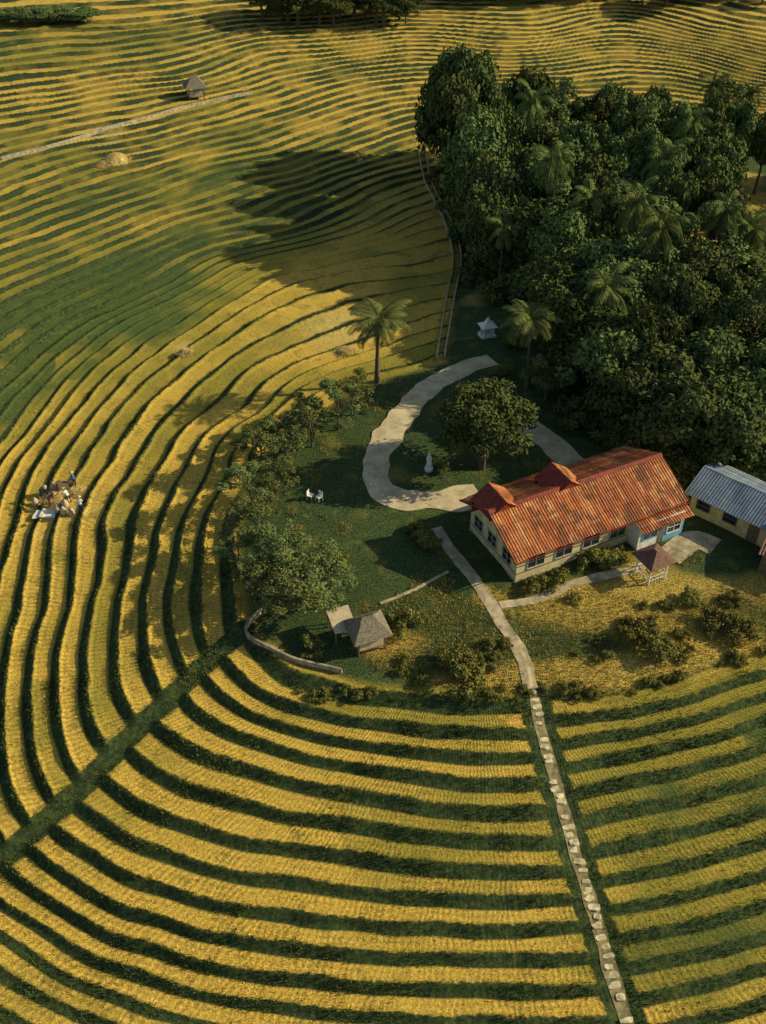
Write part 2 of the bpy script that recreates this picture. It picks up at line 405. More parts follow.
M_shrub=leafmat('shrub_foliage',(.05,.072,.024),(.22,.20,.045))
def tree_mesh(name,seed,H0=10,R=4,cz=6.4,rz=3.2,lobes=26,leaves=11000,ls=.27,mat=M_leafA,trunk=.3,spread=.66,lmin=.22,lmax=.42,low=-.35):
    r=np.random.default_rng(seed); V=[];Q=[];mi=[];nv=0
    bend=r.normal(0,.25,2)
    def add(v,f,m):
        nonlocal nv
        V.append(np.array(v)); Q.append(np.array(f)+nv); mi.append(np.full(len(f),m)); nv+=len(v)
    zt=cz
    tp=[(0,0,-.5),(0.05,0,.8),(bend[0]*.5,bend[1]*.5,zt*.45),(bend[0],bend[1],zt)]
    add(*tube(tp,[trunk*1.35,trunk,trunk*.75,trunk*.4],8),0)
    cs=[];rl=[]
    for i in range(lobes):
        d=r.normal(size=3); d/=np.linalg.norm(d); d[2]=abs(d[2])*1.0+low if r.random()<.8 else d[2]*.6
        rr=spread*(r.random()**.35)
        c=np.array([d[0]*R*rr*1.15,d[1]*R*rr*1.15,cz+d[2]*rz*rr*1.35]); cs.append(c); rl.append(R*r.uniform(lmin,lmax))
    cs=np.array(cs);rl=np.array(rl)
    for i in r.choice(lobes,min(lobes,10),replace=False):
        s=np.array([bend[0]*.8,bend[1]*.8,zt*r.uniform(.4,.8)]); e=cs[i]; mid=(s+e)/2+np.array([0,0,.4])
        add(*tube([s,mid,e],[trunk*.45,trunk*.28,trunk*.1],5),0)
    li=r.choice(lobes,leaves,p=rl**2/np.sum(rl**2))
    d=r.normal(size=(leaves,3)); d/=np.linalg.norm(d,axis=1)[:,None]; flip=(d[:,2]<-.2)&(r.random(leaves)<.6); d[flip,2]*=-1
    bump=1+.22*np.sin(d[:,0]*7+li)*np.sin(d[:,1]*8+li*2)
    rad=rl[li]*r.uniform(.45,1.2,leaves)**.8*bump
    p=cs[li]+d*rad[:,None]*np.array([1,1,.8])
    nn=d+r.normal(size=(leaves,3))*.6+np.array([0,0,.35]); nn/=np.linalg.norm(nn,axis=1)[:,None]
    a=np.cross(nn,r.normal(size=(leaves,3))); a/=np.linalg.norm(a,axis=1)[:,None]; b=np.cross(nn,a)
    sz=ls*r.uniform(.6,1.35,leaves)[:,None]
    q=np.stack([p-a*sz,p-b*sz*.55+nn*sz*.12,p+a*sz,p+b*sz*.55+nn*sz*.12],1).reshape(-1,3)
    add(q,np.arange(leaves*4).reshape(-1,4),1)
    lt=r.random(lobes)
    tint=np.concatenate([np.zeros(sum(len(x) for x in Q[:-1])),np.clip(.12+.4*lt[li]+.4*r.random(leaves)+.2*d[:,2],0,1)])  # leaves facing up tinted lighter: crown light and shade put into colour
    return npmesh(name,np.concatenate(V),np.concatenate(Q),[M_bark,mat],np.concatenate(mi),False,tint)
def palm_mesh(name,seed,H0=9.0,fr=26,L=3.6):
    r=np.random.default_rng(seed); V=[];Q=[];mi=[];tn=[];nv=0
    def add(v,f,m,t):
        nonlocal nv
        V.append(np.array(v)); Q.append(np.array(f)+nv); mi.append(np.full(len(f),m)); tn.append(np.full(len(f),t) if np.isscalar(t) else t); nv+=len(v)
    lean=r.uniform(-.9,.9,2)
    tp=[(0,0,-.5)]+[(lean[0]*k**2,lean[1]*k**2,H0*k) for k in (.12,.3,.5,.7,.88,1.0)]
    add(*tube(tp,[.34,.24,.19,.17,.155,.15,.17],8),0,0)
    top=np.array(tp[-1])
    for i in range(fr):
        az=i*2.399+r.normal(0,.2); el=math.radians(72-112*(i/fr)+r.normal(0,8)); l=L*r.uniform(.75,1.12)
        pts=[];p=top.copy(); e=el; ns=12
        for k in range(ns+1):
            pts.append(p.copy()); dr=np.array([math.cos(az)*math.cos(e),math.sin(az)*math.cos(e),math.sin(e)]); p=p+dr*l/ns; e-=math.radians(6.0+4*k/ns)
        add(*tube(pts,list(np.linspace(.05,.012,ns+1)),4),1,.7)
        side=np.array([-math.sin(az),math.cos(az),0]); vv=[];ff=[];tt=[]
        for k in range(1,int(ns*2.4)):
            u=k/(ns*2.4); x=u*ns; i0=int(x); c=pts[i0]+(pts[min(i0+1,ns)]-pts[i0])*(x-i0)
            dr=pts[min(i0+1,ns)]-pts[i0]; dr/=np.linalg.norm(dr)+1e-9
            ll=.85*math.sin(math.pi*min(1,(u*.86+.12)))**.6+.1
            for sg in (-1,1):
                dd=side*sg+dr*.7+np.array([0,0,-.45-.3*r.random()]); dd/=np.linalg.norm(dd); w=dr*.048
                tip=c+dd*ll*r.uniform(.8,1.15); b=len(vv); midp=c+dd*ll*.5+np.array([0,0,.05])
                vv+=[c-w,midp-w*1.1,tip,midp+w*1.3]; ff.append((b,b+1,b+2,b+3)); tt.append(.3+.5*r.random()-(.25 if el<-.3 else 0))
        add(vv,ff,1,np.array(tt))
    for k in range(7):
        a=k*.9; c=top+np.array([math.cos(a)*.25,math.sin(a)*.25,-.3])
        vv,ff=tube([c+(0,0,-.17),c+(0,0,-.08),c+(0,0,.08),c+(0,0,.17)],[.03,.13,.13,.03],6); add(vv,ff,1,.9)
    return npmesh(name,np.concatenate(V),np.concatenate(Q),[M_bark,M_palm],np.concatenate(mi),False,np.concatenate(tn))
T=[tree_mesh('broadleaf_mesh',11+i,lobes=40+5*i,R=4.1+.2*(i%2),cz=5.8,rz=3.4+.4*(i%3),leaves=11500,ls=.24,spread=.8,lmin=.14,lmax=.34,low=-.55) for i in range(4)]
Tbig=tree_mesh('round_tree_mesh',31,lobes=60,R=4.1,cz=5.7,rz=3.6,leaves=18000,ls=.17,mat=M_leafA,spread=.76,lmin=.16,lmax=.34,low=-.45)
TF=[tree_mesh('light_tree_mesh',41+i,lobes=22,R=2.7,cz=5.6,rz=3.8,leaves=3000,ls=.15,mat=M_leafB,trunk=.13,spread=1.0,lmin=.10,lmax=.34,low=-.5) for i in range(3)]
TS=[tree_mesh('shrub_mesh',61+i,lobes=16,R=1.2,cz=.6,rz=.7,leaves=1700,ls=.10,mat=M_shrub,trunk=.05,spread=.95,lmin=.14,lmax=.4) for i in range(3)]
TP=[palm_mesh('palm_mesh',71),palm_mesh('palm_mesh',73,9,24,3.8),palm_mesh('palm_mesh',75,9,22,3.4)]
def plant(name,me,px,py,h,wide,base,xyz=None):
    x,y,z=xyz or G(px,py)
    return obj(name,me,(x,y,z-.05),random.uniform(0,6.28),(wide,wide,h/base))
plant('round_shade_tree',Tbig,482,468,9.8,1.08,9.6)
obj('coconut_palm',TP[0],G(377,382),2.2,(1.15,1.15,.82))
for px,py,h,w in [(527,388,7.6,1.05),(545,262,13,1.0),(650,262,13,.95),(706,300,11,.9),(575,290,11,.9),(520,215,15,.95),(668,225,14,.9),(498,290,8,.8),(640,330,12,.9),(620,300,12,.9),(600,380,10,.9),(735,160,10,.9),(700,165,12,.9),(738,300,9,.9)]:
    plant('coconut_palm',random.choice(TP),px,py,h,w,9.0)
FP=[(440,172),(500,160),(600,155),(680,165),(766,172),(960,180),(1000,440),(820,450),(766,470),(700,470),(640,455),(590,425),(556,372),(556,300),(480,285),(462,225)]
FZ=[-4.2,-3.8,-3.5,-3.5,-3.5,-3.5,0,0,0,0,0,0,0,-1,-2,-4]
FW=[P(*p,z=z) for p,z in zip(FP,FZ)]
GAP=[P(*p,z=-3.5) for p in [(704,192),(850,182),(850,282),(710,280)]]
gx0=GAP[3][0]-3; gy0=P(720,365,-.5)[1]; gy1=P(720,280,-3)[1]
placed=[]
def try_place(x,y,r):
    for (a,b,c) in placed:
        if math.hypot(a-x,b-y)<(r+c)*.58: return False
    return True
xs=[p[0] for p in FW]; ys_=[p[1] for p in FW]
edge=[(450,205,21,1.15),(446,182,22,1.1),(470,235,19,1.2),(485,262,16,1.1),(463,178,23,1.2),(452,168,21,1.0),(520,285,12,1.0),(560,345,10,.95),(575,385,11,1.05),(600,415,11,1.05),(635,440,10,1.0),(675,455,10,1.05),(715,465,9.5,1.0),(700,425,11,1.2),(560,300,13,1.1)]
for px,py,h,w in edge:
    x,y,z=G(px,py); placed.append((x,y,4*w)); plant('broadleaf_tree',random.choice(T),0,0,h,w,9.7,(x,y,z))
cnt=0
for k in range(6000):
    x=random.uniform(min(xs),max(xs)); y=random.uniform(min(ys_),max(ys_))
    if x>76: continue
    if not inpoly(np.array([x]),np.array([y]),FW)[0]: continue
    if inpoly(np.array([x]),np.array([y]),GAP)[0]: continue
    w=random.uniform(.7,1.35)
    if not try_place(x,y,4*w): continue
    z=H(x,y)
    hh=random.uniform(9,14)-z*.6+ (4 if x<28 and y>120 else 0)*random.random()
    if x>gx0 and gy0<y<gy1:
        hh=random.uniform(4.8,6); w*=.9
    placed.append((x,y,4*w))
    m=random.choice(T) if random.random()<.88 else random.choice(TF)
    plant('broadleaf_tree',m,0,0,hh,w*(1 if m in T else 1.5),9.7,(x,y,z)); cnt+=1
print('forest trees',cnt)
for px,py,h,w in [(262,470,4.6,1),(287,458,5,1),(312,447,5,1),(338,430,6,1),(352,415,5,.9),(252,505,4.5,1),(262,540,4.6,1.1),(272,575,4.6,1),(290,612,5,1.2),(318,608,4.6,1.1),(300,580,5.2,1.2),(265,600,4,.9),(275,500,4.5,.9),(545,400,6,1.1),(240,560,3.2,.8),(300,425,3.5,.8)]:
    plant('garden_tree',random.choice(TF),px,py,h*1.08,w*.82,9.8)
shr=[(460,682,1.3),(452,665,1.1),(468,668,.9),(655,650,1.2),(632,640,1.2),(720,628,1.2),(740,636,1.1),(405,628,1.0),(542,590,.8),(530,592,.8),(556,584,.8),(600,562,1.0),(612,556,.9),(590,566,.9),(426,545,.9),(418,535,.8),(690,600,.8),(730,600,.7),(340,560,.7),(510,345,1.0),(500,375,.9),(455,420,.7),(440,470,.6),(575,600,.5),(310,650,.8)]
for px,py,s in shr:
    x,y,z=G(px,py); obj('shrub',random.choice(TS),(x,y,z-.05),random.uniform(0,6),(s,s,s*random.uniform(.8,1.2)))
def merged(name,src,pts,h,w,base,leaf):
    V=[];Q=[];mi=[];tn=[];nv=0
    for (x,y,z) in pts:
        me=random.choice(src); k=len(me.vertices); v=np.zeros(k*3,np.float32); me.vertices.foreach_get('co',v); v=v.reshape(-1,3).copy()
        s=random.uniform(.6,1.3); v[:,0]*=w*s; v[:,1]*=w*s; v[:,2]*=h/base*s; a=random.uniform(0,6.28); c_,s_=math.cos(a),math.sin(a)
        v=np.stack([v[:,0]*c_-v[:,1]*s_+x,v[:,0]*s_+v[:,1]*c_+y,v[:,2]+z],1)
        f=np.zeros(len(me.polygons)*4,np.int32); me.loops.foreach_get('vertex_index',f); f=f.reshape(-1,4)
        m=np.zeros(len(me.polygons),np.int32); me.polygons.foreach_get('material_index',m); t=np.zeros(len(m),np.float32); me.attributes['tint'].data.foreach_get('value',t)
        V.append(v);Q.append(f+nv);mi.append(m);tn.append(t);nv+=k
    obj(name,npmesh(name,np.concatenate(V),np.concatenate(Q),[M_bark,leaf],np.concatenate(mi),False,np.concatenate(tn)))
merged('distant_tree_line',T,[G(266+i*11+random.uniform(-4,4),22+random.uniform(-7,5)) for i in range(14)],7,1.0,9.7,M_leafA)
merged('distant_tree_line',T,[G(-10+i*12,22+random.uniform(-2,2)) for i in range(9)],2.6,.75,9.7,M_leafA)
merged('distant_tree_line',T,[G(450+i*24,1+random.uniform(-5,5)) for i in range(14)],5.0,.85,9.7,M_leafA)
up=[]
for k in range(120):
    if k<80:
        j=random.choice([(476,280),(500,290),(548,300),(556,345),(560,385),(585,425),(615,445),(650,458),(690,470),(730,470),(760,468),(466,240),(455,210),(450,190),(440,176)])
        up.append(G(j[0]+random.uniform(-5,22),j[1]+random.uniform(-9,9)))
    else:
        up.append(G(random.uniform(560,760),random.uniform(340,450)))
merged('forest_undergrowth',TS,up,2.2,1.5,1.3,M_leafA)
sc=[G(random.uniform(560,766),random.uniform(605,665)) for _ in range(24)]+[G(random.uniform(400,510),random.uniform(640,690)) for _ in range(10)]+[G(px_,694+random.uniform(-6,6)-max(0,px_-620)*.28) for px_ in rng.uniform(290,766,34)]
merged('scrub_growth',TS,sc,.5,.36,1.3,M_shrub)
def blades(name,pts,nb,hgt,wid,spread,mat,tint,lean=.5):
    m=len(pts); r=rng
    p=np.repeat(pts,nb,0); N=len(p); hh=np.repeat(hgt,nb)*r.uniform(.6,1.2,N)
    a=r.uniform(0,2*math.pi,N); off=np.stack([np.cos(a),np.sin(a)],1)*(spread*r.random(N))[:,None]
    base=p.copy(); base[:,:2]+=off; base[:,2]-=.04
    a2=r.uniform(0,2*math.pi,N); w=np.stack([np.cos(a2),np.sin(a2),np.zeros(N)],1)*wid*hh[:,None]
    ln=np.stack([np.cos(a),np.sin(a)],1)*(lean*hh*r.random(N))[:,None]
    tip=base.copy(); tip[:,:2]+=ln; tip[:,2]+=hh
    V=np.stack([base-w,base+w,tip],1).reshape(-1,3)
    tt=np.clip(np.repeat(tint,nb)+r.uniform(-.2,.2,N),0,1)
    return obj(name,npmesh(name,V,np.arange(N*3).reshape(-1,3),[mat],fattr=tt))
def blademat(name,c1,c2):
    t=NT(name); return t.matte(t.mix(t.attr('tint'),c1,c2))
M_grass=blademat('bund_grass',(.032,.056,.022),(.20,.21,.045))
M_stub=blademat('rice_stubble_straw',(.32,.23,.05),(.82,.56,.11))
M_dryg=blademat('dry_grass',(.18,.16,.04),(.58,.40,.085))
def scatter(spacing,ymax,ymin=18,jit=.35):
    X,Y=np.meshgrid(np.arange(-75,45,spacing),np.arange(ymin,ymax,spacing)); x=X.ravel();y=Y.ravel()
    k=(np.abs(x)<.40*y+12); x=x[k];y=y[k]
    return x+rng.uniform(-jit,jit,len(x))*spacing,y+rng.uniform(-jit,jit,len(y))*spacing
x,y=scatter(.16,100,jit=.5); h,n,K,d,d2=terrain(x,y); f=n-np.floor(n); rt=rthr(x,y)
th=np.arctan2(y-HC[1],x-HC[0]); nzv=fbm(x,y,1.4,44,2)
on=(np.cos(th*HK+nzv*4)>-.1)|(rng.random(len(x))<.12)
thin=rng.random(len(x))<np.clip(1.35-y/90,.25,1)
pat=fbm(x,y,3,77,3)
k=(f>.05)&(f<rt-.01+.06*rng.normal(size=len(x)))&(K<.3)&(d>1.0)&(d2>1.0)&thin&(pat>-.45)&on
pts=np.stack([x,y,h],1)[k]; print('stubble',len(pts))
nb_=fbm(x,y,22,50,3)[k]
blades('rice_stubble',pts,3,.13*(1+.8*pat[k]),.16,.04,M_stub,.62-.6*nb_+.5*pat[k],.45)
x,y=scatter(.17,115,jit=.5); h,n,K,d,d2=terrain(x,y); f=n-np.floor(n); rt=rthr(x,y)
dst,_=dpoly(x,y,STW[::4])
k=(((f>rt-.02+.05*rng.normal(size=len(x)))|(f<.04))&(K<.4)|((np.minimum(d,d2)<1.1)&(K<.6)&(y<50))|((rng.random(len(x))<.03)&(K<.4)))&(dst>.34+.28*rng.random(len(x)))&(rng.random(len(x))<np.clip(1.3-y/110,.25,1))
pts=np.stack([x,y,h],1)[k]; print('bund grass',len(pts))
ff=(f-rt)[k]
blades('bund_grass',pts,4,np.clip(np.full(len(pts),.20)*(1+1.1*fbm(pts[:,0],pts[:,1],2,91,2)),.07,.5),.12,.12,M_grass,.28+.9*fbm(pts[:,0],pts[:,1],1.6,95,2)+.35*(vnoise(pts[:,0],pts[:,1],9,4))+.45*(ff<.08),.6)  # lighter tint along the bund's top edge paints in a highlight
x,y=scatter(.22,95,40,.5); h,n,K,d,d2=terrain(x,y)
dp=np.full(x.shape,1e9)
for pth,w in ((drive,1.15),(fp1,.42),(fp2,.38)): dp=np.minimum(dp,dpoly(x,y,pth)[0]-w+.6*fbm(x,y,1.2,23,2))
A_=np.array(P(515,583,.2)); ang=math.radians(26.5)
lx=(x-A_[0])*math.cos(ang)+(y-A_[1])*math.sin(ang); ly=-(x-A_[0])*math.sin(ang)+(y-A_[1])*math.cos(ang)
inh=(lx>-.1)&(lx<16)&(ly>-.2)&(ly<8)
k=(K>.4)&(dp>0)&~inh&(x<38)
X3=np.stack([x,y,h],1)[k]; dryw=.95*fbm(X3[:,0],X3[:,1],3.5,60,3)+.75*sst(59.5,52,X3[:,1])*sst(-4,4,X3[:,0]+2*fbm(X3[:,0],X3[:,1],4,88,2))
isd=dryw>.38
blades('dry_grass',X3[isd],4,np.full(isd.sum(),.26),.12,.15,M_dryg,.55+.8*fbm(X3[isd,0],X3[isd,1],2,14,2),.6)
blades('lawn_grass',X3[~isd],3,np.full((~isd).sum(),.13),.2,.14,M_grass,.20+.5*fbm(X3[~isd,0],X3[~isd,1],3,17,2)+.6*np.maximum(dryw[~isd],0),.6)
def roofmat(name,cols,rust,rw=.5,panel=.76,metal=0.0,rough=.6,dark=(.10,.05,.03),hi=None,dk=.9):
    t=NT(name); c=t.coord(); sp=t.n('ShaderNodeSeparateXYZ'); t.l(c,sp.inputs[0])
    qx=t.math('DIVIDE',sp.outputs[0],panel); qy=t.math('DIVIDE',sp.outputs[1],1.42)
    px=t.math('FLOOR',qx); py=t.math('FLOOR',qy)
    cm=t.n('ShaderNodeCombineXYZ'); t.l(px,cm.inputs[0]); t.l(py,cm.inputs[1]); wn=t.n('ShaderNodeTexWhiteNoise',noise_dimensions='3D'); t.l(cm.outputs[0],wn.inputs[0])
    r=t.n('ShaderNodeValToRGB'); t.l(wn.outputs[0],r.inputs[0]); r.color_ramp.elements[0].color=(*cols[0],1); r.color_ramp.elements[1].color=(*cols[-1],1)
    for i,cc in enumerate(cols[1:-1]): e=r.color_ramp.elements.new((i+1)/(len(cols)-1)); e.color=(*cc,1)
    n1=t.noise(t.mapping(c,(1.6,.5,.5)),1.0,5,.7); n2=t.noise(c,4,5,.75)
    col=t.mix(t.rng(n1,.42,.62,0,rw),r.outputs[0],rust)
    n3=t.noise(t.mapping(c,(4.5,.35,.35)),1.0,3,.6); col=t.mix(t.rng(n3,.50,.66,0,.75),col,hi or cols[-1])
    n4=t.noise(t.mapping(c,(.8,.5,.5)),1.0,6,.75); col=t.mix(t.rng(n4,.47,.60,0,dk),col,dark)
    n5=t.noise(t.mapping(c,(6,.5,.5)),1.0,4,.6); col=t.mix(t.rng(n5,.52,.66,0,.5),col,dark)
    col=t.mix(t.rng(n2,.48,.70,0,.6),col,dark)
    fx=t.math('FRACT',qx); fy=t.math('FRACT',qy); ed=t.math('MAXIMUM',t.rng(fx,.0,.08,.55,0),t.rng(fy,.0,.05,.6,0)); col=t.mix(ed,col,dark)
    return t.finish(col,rough,n2,.15,.02,.2,metal=metal)
M_red=roofmat('rusty_red_metal_roof',[(.34,.075,.018),(.54,.17,.03),(.38,.085,.020),(.68,.31,.10),(.48,.13,.03)],(.26,.06,.018),.7,dark=(.16,.055,.022),hi=(.70,.34,.12))
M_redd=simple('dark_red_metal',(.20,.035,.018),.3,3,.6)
M_blue=roofmat('blue_grey_metal_roof',[(.17,.21,.25),(.22,.27,.31),(.19,.23,.27)],(.13,.16,.18),.4,dark=(.11,.12,.13),hi=(.25,.29,.31),dk=.4)
M_cream=simple('cream_painted_wall',(.62,.51,.25),.14,1.3,.8,dirt=(.42,.35,.18))
M_cream2=simple('yellow_painted_wall',(.60,.46,.18),.16,1.3,.8,dirt=(.38,.29,.12))
M_white=simple('white_paint',(.72,.69,.58),.12,2,.7,dirt=(.5,.47,.36))
M_frame=simple('window_frame_paint',(.40,.38,.28),.2,2,.7)
M_bluew=simple('blue_paint',(.16,.36,.52),.15,2,.7)
M_dark=simple('dark_window_glass',(.02,.03,.035),.3,2,.15,0,.6)
M_plinth=simple('grey_plinth',(.26,.23,.18),.3,2,.9)
M_wood=simple('weathered_wood',(.17,.11,.06),.35,5,.85)
M_brown=simple('brown_metal',(.16,.08,.05),.3,3,.7)
def corr(name,x0,x1,e,r,mat,parent,amp=.03,pitch=.25):
    nx=int((x1-x0)/pitch*6); xs=np.linspace(x0,x1,nx+1); zz=amp*np.cos(xs/pitch*2*math.pi)
    rows=[]
    for k in (0,.33,.34,.66,.67,1):
        lip=.03*(k in(.34,.67)); y=e[0]+(r[0]-e[0])*k; z=e[1]+(r[1]-e[1])*k-lip
        sag=.05*np.sin(xs*1.1+k*3)+.03*np.sin(xs*2.7+k*5)
        ye=y+(.05*np.sign(np.sin(np.floor(xs/.76)*12.9))*(k==0))
        rows.append(np.stack([xs,np.full(nx+1,0.0)+ye,z+zz+sag*.5],1))
    V=np.concatenate(rows); idx=np.arange(len(V)).reshape(6,nx+1)
    q=np.stack([idx[:-1,:-1],idx[:-1,1:],idx[1:,1:],idx[1:,:-1]],-1).reshape(-1,4)
    o=obj(name,npmesh(name,V,q,[mat]),parent=parent); s=o.modifiers.new('s','SOLIDIFY'); s.thickness=.03; s.offset=-1
    return o
def window(parent,x,y,z,w,h,axis,frame=None,n='window'):
    g_=MB();f_=MB(); t=.07
    def bx(mb,a0,a1,z0,z1,p0,p1):
        if axis=='y-': mb.box(x+a0,x+a1,y-p1,y-p0,z0,z1)
        else: mb.box(x-p1,x-p0,y+a0,y+a1,z0,z1)
    bx(g_,0,w,z,z+h,.0,.03)
    bx(f_,-t,0,z-t,z+h+t,0,.07); bx(f_,w,w+t,z-t,z+h+t,0,.07); bx(f_,0,w,z+h,z+h+t,0,.07); bx(f_,0,w,z-t,z,0,.1)
    k=max(1,int(w/.6))
    for i in range(1,k): bx(f_,w*i/k-.025,w*i/k+.025,z,z+h,.031,.06)
    bx(f_,0,w,z+h*.5-.02,z+h*.5+.02,.031,.055)
    g_.make(n,M_dark,parent); f_.make(n+'_frame',frame or M_frame,parent)
house=empty('red_roofed_house',(A_[0],A_[1],0.0),ang)
Lh,Wh,ze,zr=15.2,7.0,3.4,5.0
m=MB(); m.box(-.1,Lh+.1,-.1,Wh+.1,-1.5,.35); m.make('foundation',M_plinth,house)
m=MB(); m.box(0,Lh,0,Wh,.35,ze+.1)
for xx in (0,Lh-.15): m.prism([(xx,.15,ze+.1),(xx,Wh-.15,ze+.1),(xx,Wh/2,zr-.12)],np.array([.15,0,0]))
m.make('walls',M_cream,house)
ov=.75; sl=(zr-ze)/(Wh/2)
corr('roof_front',-.7,Lh+.7,(-ov,ze-ov*sl+.18),(Wh/2,zr+.18),M_red,house)
corr('roof_back',-.7,Lh+.7,(Wh+ov,ze-ov*sl+.18),(Wh/2,zr+.18),M_red,house)
m=MB(); m.prism([(-.75,Wh/2-.28,zr+.12),(-.75,Wh/2+.28,zr+.12),(-.75,Wh/2,zr+.29)],np.array([Lh+1.5,0,0])); m.make('ridge_cap',M_redd,house)
m=MB()
for xx in (-.74,Lh+.71):
    m.prism([(xx,-ov,ze-ov*sl+.0),(xx,-ov,ze-ov*sl+.2),(xx,Wh/2,zr+.2),(xx,Wh/2,zr+.0)],np.array([.04,0,0]))
    m.prism([(xx,Wh+ov,ze-ov*sl+.0),(xx,Wh+ov,ze-ov*sl+.2),(xx,Wh/2,zr+.2),(xx,Wh/2,zr+.0)],np.array([.04,0,0]))
m.box(-.7,Lh+.7,-ov-.10,-ov-.06,ze-ov*sl-.02,ze-ov*sl+.1)
m.make('fascia',M_redd,house)
for i,(cx,yb) in enumerate(((.75,6.0),(6.7,6.0))):
    hw=1.6; zb=zr-.35; zp=zr+.75; y0=3.1
    m=MB(); m.poly([(cx-hw,y0,zb),(cx,y0,zp),(cx,yb,zp),(cx-hw,yb,zb)][::-1]); m.make('cross_gable_slope_l',M_redd,house)  # left slope in darker red than the right: shade put into the colour
    m=MB(); m.poly([(cx+hw,y0,zb),(cx,y0,zp),(cx,yb,zp),(cx+hw,yb,zb)]); m.make('cross_gable_slope_r',M_red,house)
    m=MB(); m.prism([(cx-hw+.1,y0+.1,zb-.3),(cx+hw-.1,y0+.1,zb-.3),(cx+hw-.1,y0+.1,zb-.02),(cx,y0+.1,zp-.06),(cx-hw+.1,y0+.1,zb-.02)],np.array([0,.08,0]))
    m.prism([(cx-hw+.1,yb-.2,zb-1.3),(cx+hw-.1,yb-.2,zb-1.3),(cx+hw-.1,yb-.2,zb-.02),(cx,yb-.2,zp-.06),(cx-hw+.1,yb-.2,zb-.02)],np.array([0,.08,0])); m.make('cross_gable_face',M_redd,house)
for xx in (1.0,3.6,6.2,8.8): window(house,xx,0,1.35,1.5,1.15,'y-')
for yy in (.8,3.0,5.1): window(house,0,yy,1.4,1.2,1.1,'x-')
m=MB(); m.box(-.02,0,0,Wh,1.05,1.15); m.box(0,10.6,-.02,0,1.05,1.15); m.make('wall_band',M_wood,house)
m=MB(); m.box(10.7,Lh-.05,-1.3,-.001,-1.2,2.85); m.make('front_bay',M_white,house)
m=MB(); m.box(13.2,Lh+.0,-1.36,-1.302,.3,2.6); m.box(Lh-.045,Lh+.02,-1.3,-.01,.3,2.6); m.make('blue_panel',M_bluew,house)
window(house,11.1,-1.3,1.3,1.4,1.0,'y-',M_bluew); window(house,13.5,-1.36,1.2,1.3,1.1,'y-',M_white)
corr('bay_roof',10.5,Lh+.5,(-1.9,2.68),(-.5,3.1),M_red,house)
m=MB(); m.box(12.7,13.1,-1.33,-1.302,.1,2.2); m.make('door',M_wood,house)
porch=empty('entrance_porch',(0,0,0)); porch.parent=house; porch.location=(9.9,-4.1,0)
m=MB(); m.box(-.95,.95,-.95,.95,-1.2,.25); m.box(-.5,.5,-1.35,-.95,-1.2,.0); m.make('base',M_plinth,porch)
m=MB()
for a in (-.85,.75):
    for b in (-.85,.75): m.box(a,a+.1,b,b+.1,.25,2.3)
for zz in (.65,1.05):
    m.box(-.75,.75,-.83,-.79,zz,zz+.06); m.box(-.75,.75,.79,.83,zz,zz+.06); m.box(-.83,-.79,-.75,.75,zz,zz+.06); m.box(.79,.83,-.75,.75,zz,zz+.06)
for k in range(6):
    a=-.7+k*.27; m.box(a,a+.03,-.825,-.795,.25,.65); m.box(-.825,-.795,a,a+.03,.25,.65)
m.make('railing',M_white,porch)
m=MB(); e=1.25
m.poly([(-e,-e,2.25),(e,-e,2.25),(0.0,-.15,3.0)]); m.poly([(e,-e,2.25),(e,e,2.25),(0,.15,3.0),(0,-.15,3.0)]); m.poly([(e,e,2.25),(-e,e,2.25),(0,.15,3.0)]); m.poly([(-e,e,2.25),(-e,-e,2.25),(0,-.15,3.0),(0,.15,3.0)])
m.poly([(-e,-e,2.22),(-e,e,2.22),(e,e,2.22),(e,-e,2.22)]); m.make('porch_roof',M_brown,porch)
m=MB(); m.box(-.8,-.3,1.0,2.75,-.8,.15); m.make('walkway',M_path,porch)
B0=np.array(P(688,512,.3)); ang2=math.radians(-42)
h2=empty('blue_roofed_outbuilding',(B0[0],B0[1],.2),ang2); L2,W2,e2,r2_=13,4.6,2.4,3.3
m=MB(); m.box(0,L2,0,W2,-1.5,e2)
for xx in (0,L2-.1): m.prism([(xx,.1,e2),(xx,W2-.1,e2),(xx,W2/2,r2_-.1)],np.array([.1,0,0]))
m.make('walls',M_cream2,h2)
s2=(r2_-e2)/(W2/2)
corr('roof_front',-.5,L2+.5,(-.6,e2-.6*s2+.12),(W2/2,r2_+.12),M_blue,h2,.015); corr('roof_back',-.5,L2+.5,(W2+.6,e2-.6*s2+.12),(W2/2,r2_+.12),M_blue,h2,.015)
for xx in (.6,3.0): window(h2,xx,0,1.0,1.1,.8,'y-',M_wood)
m=MB(); m.box(5.2,6.1,-.05,-.002,-.2,1.8); m.make('door',M_wood,h2)
sx,sy,sz=G(757,572); sh=empty('brown_shed',(sx,sy,sz),math.radians(-30))
m=MB(); m.box(0,4,0,3,-.5,2.1); m.make('walls',M_wood,sh); corr('shed_roof',-.3,4.3,(-.4,2.15),(3.4,2.7),M_brown,sh)
M_thatch=simple('grey_thatch',(.20,.165,.11),.4,9,.95,.8,dirt=(.10,.085,.06))
M_tan=simple('tan_board',(.50,.40,.23),.15,2,.85)
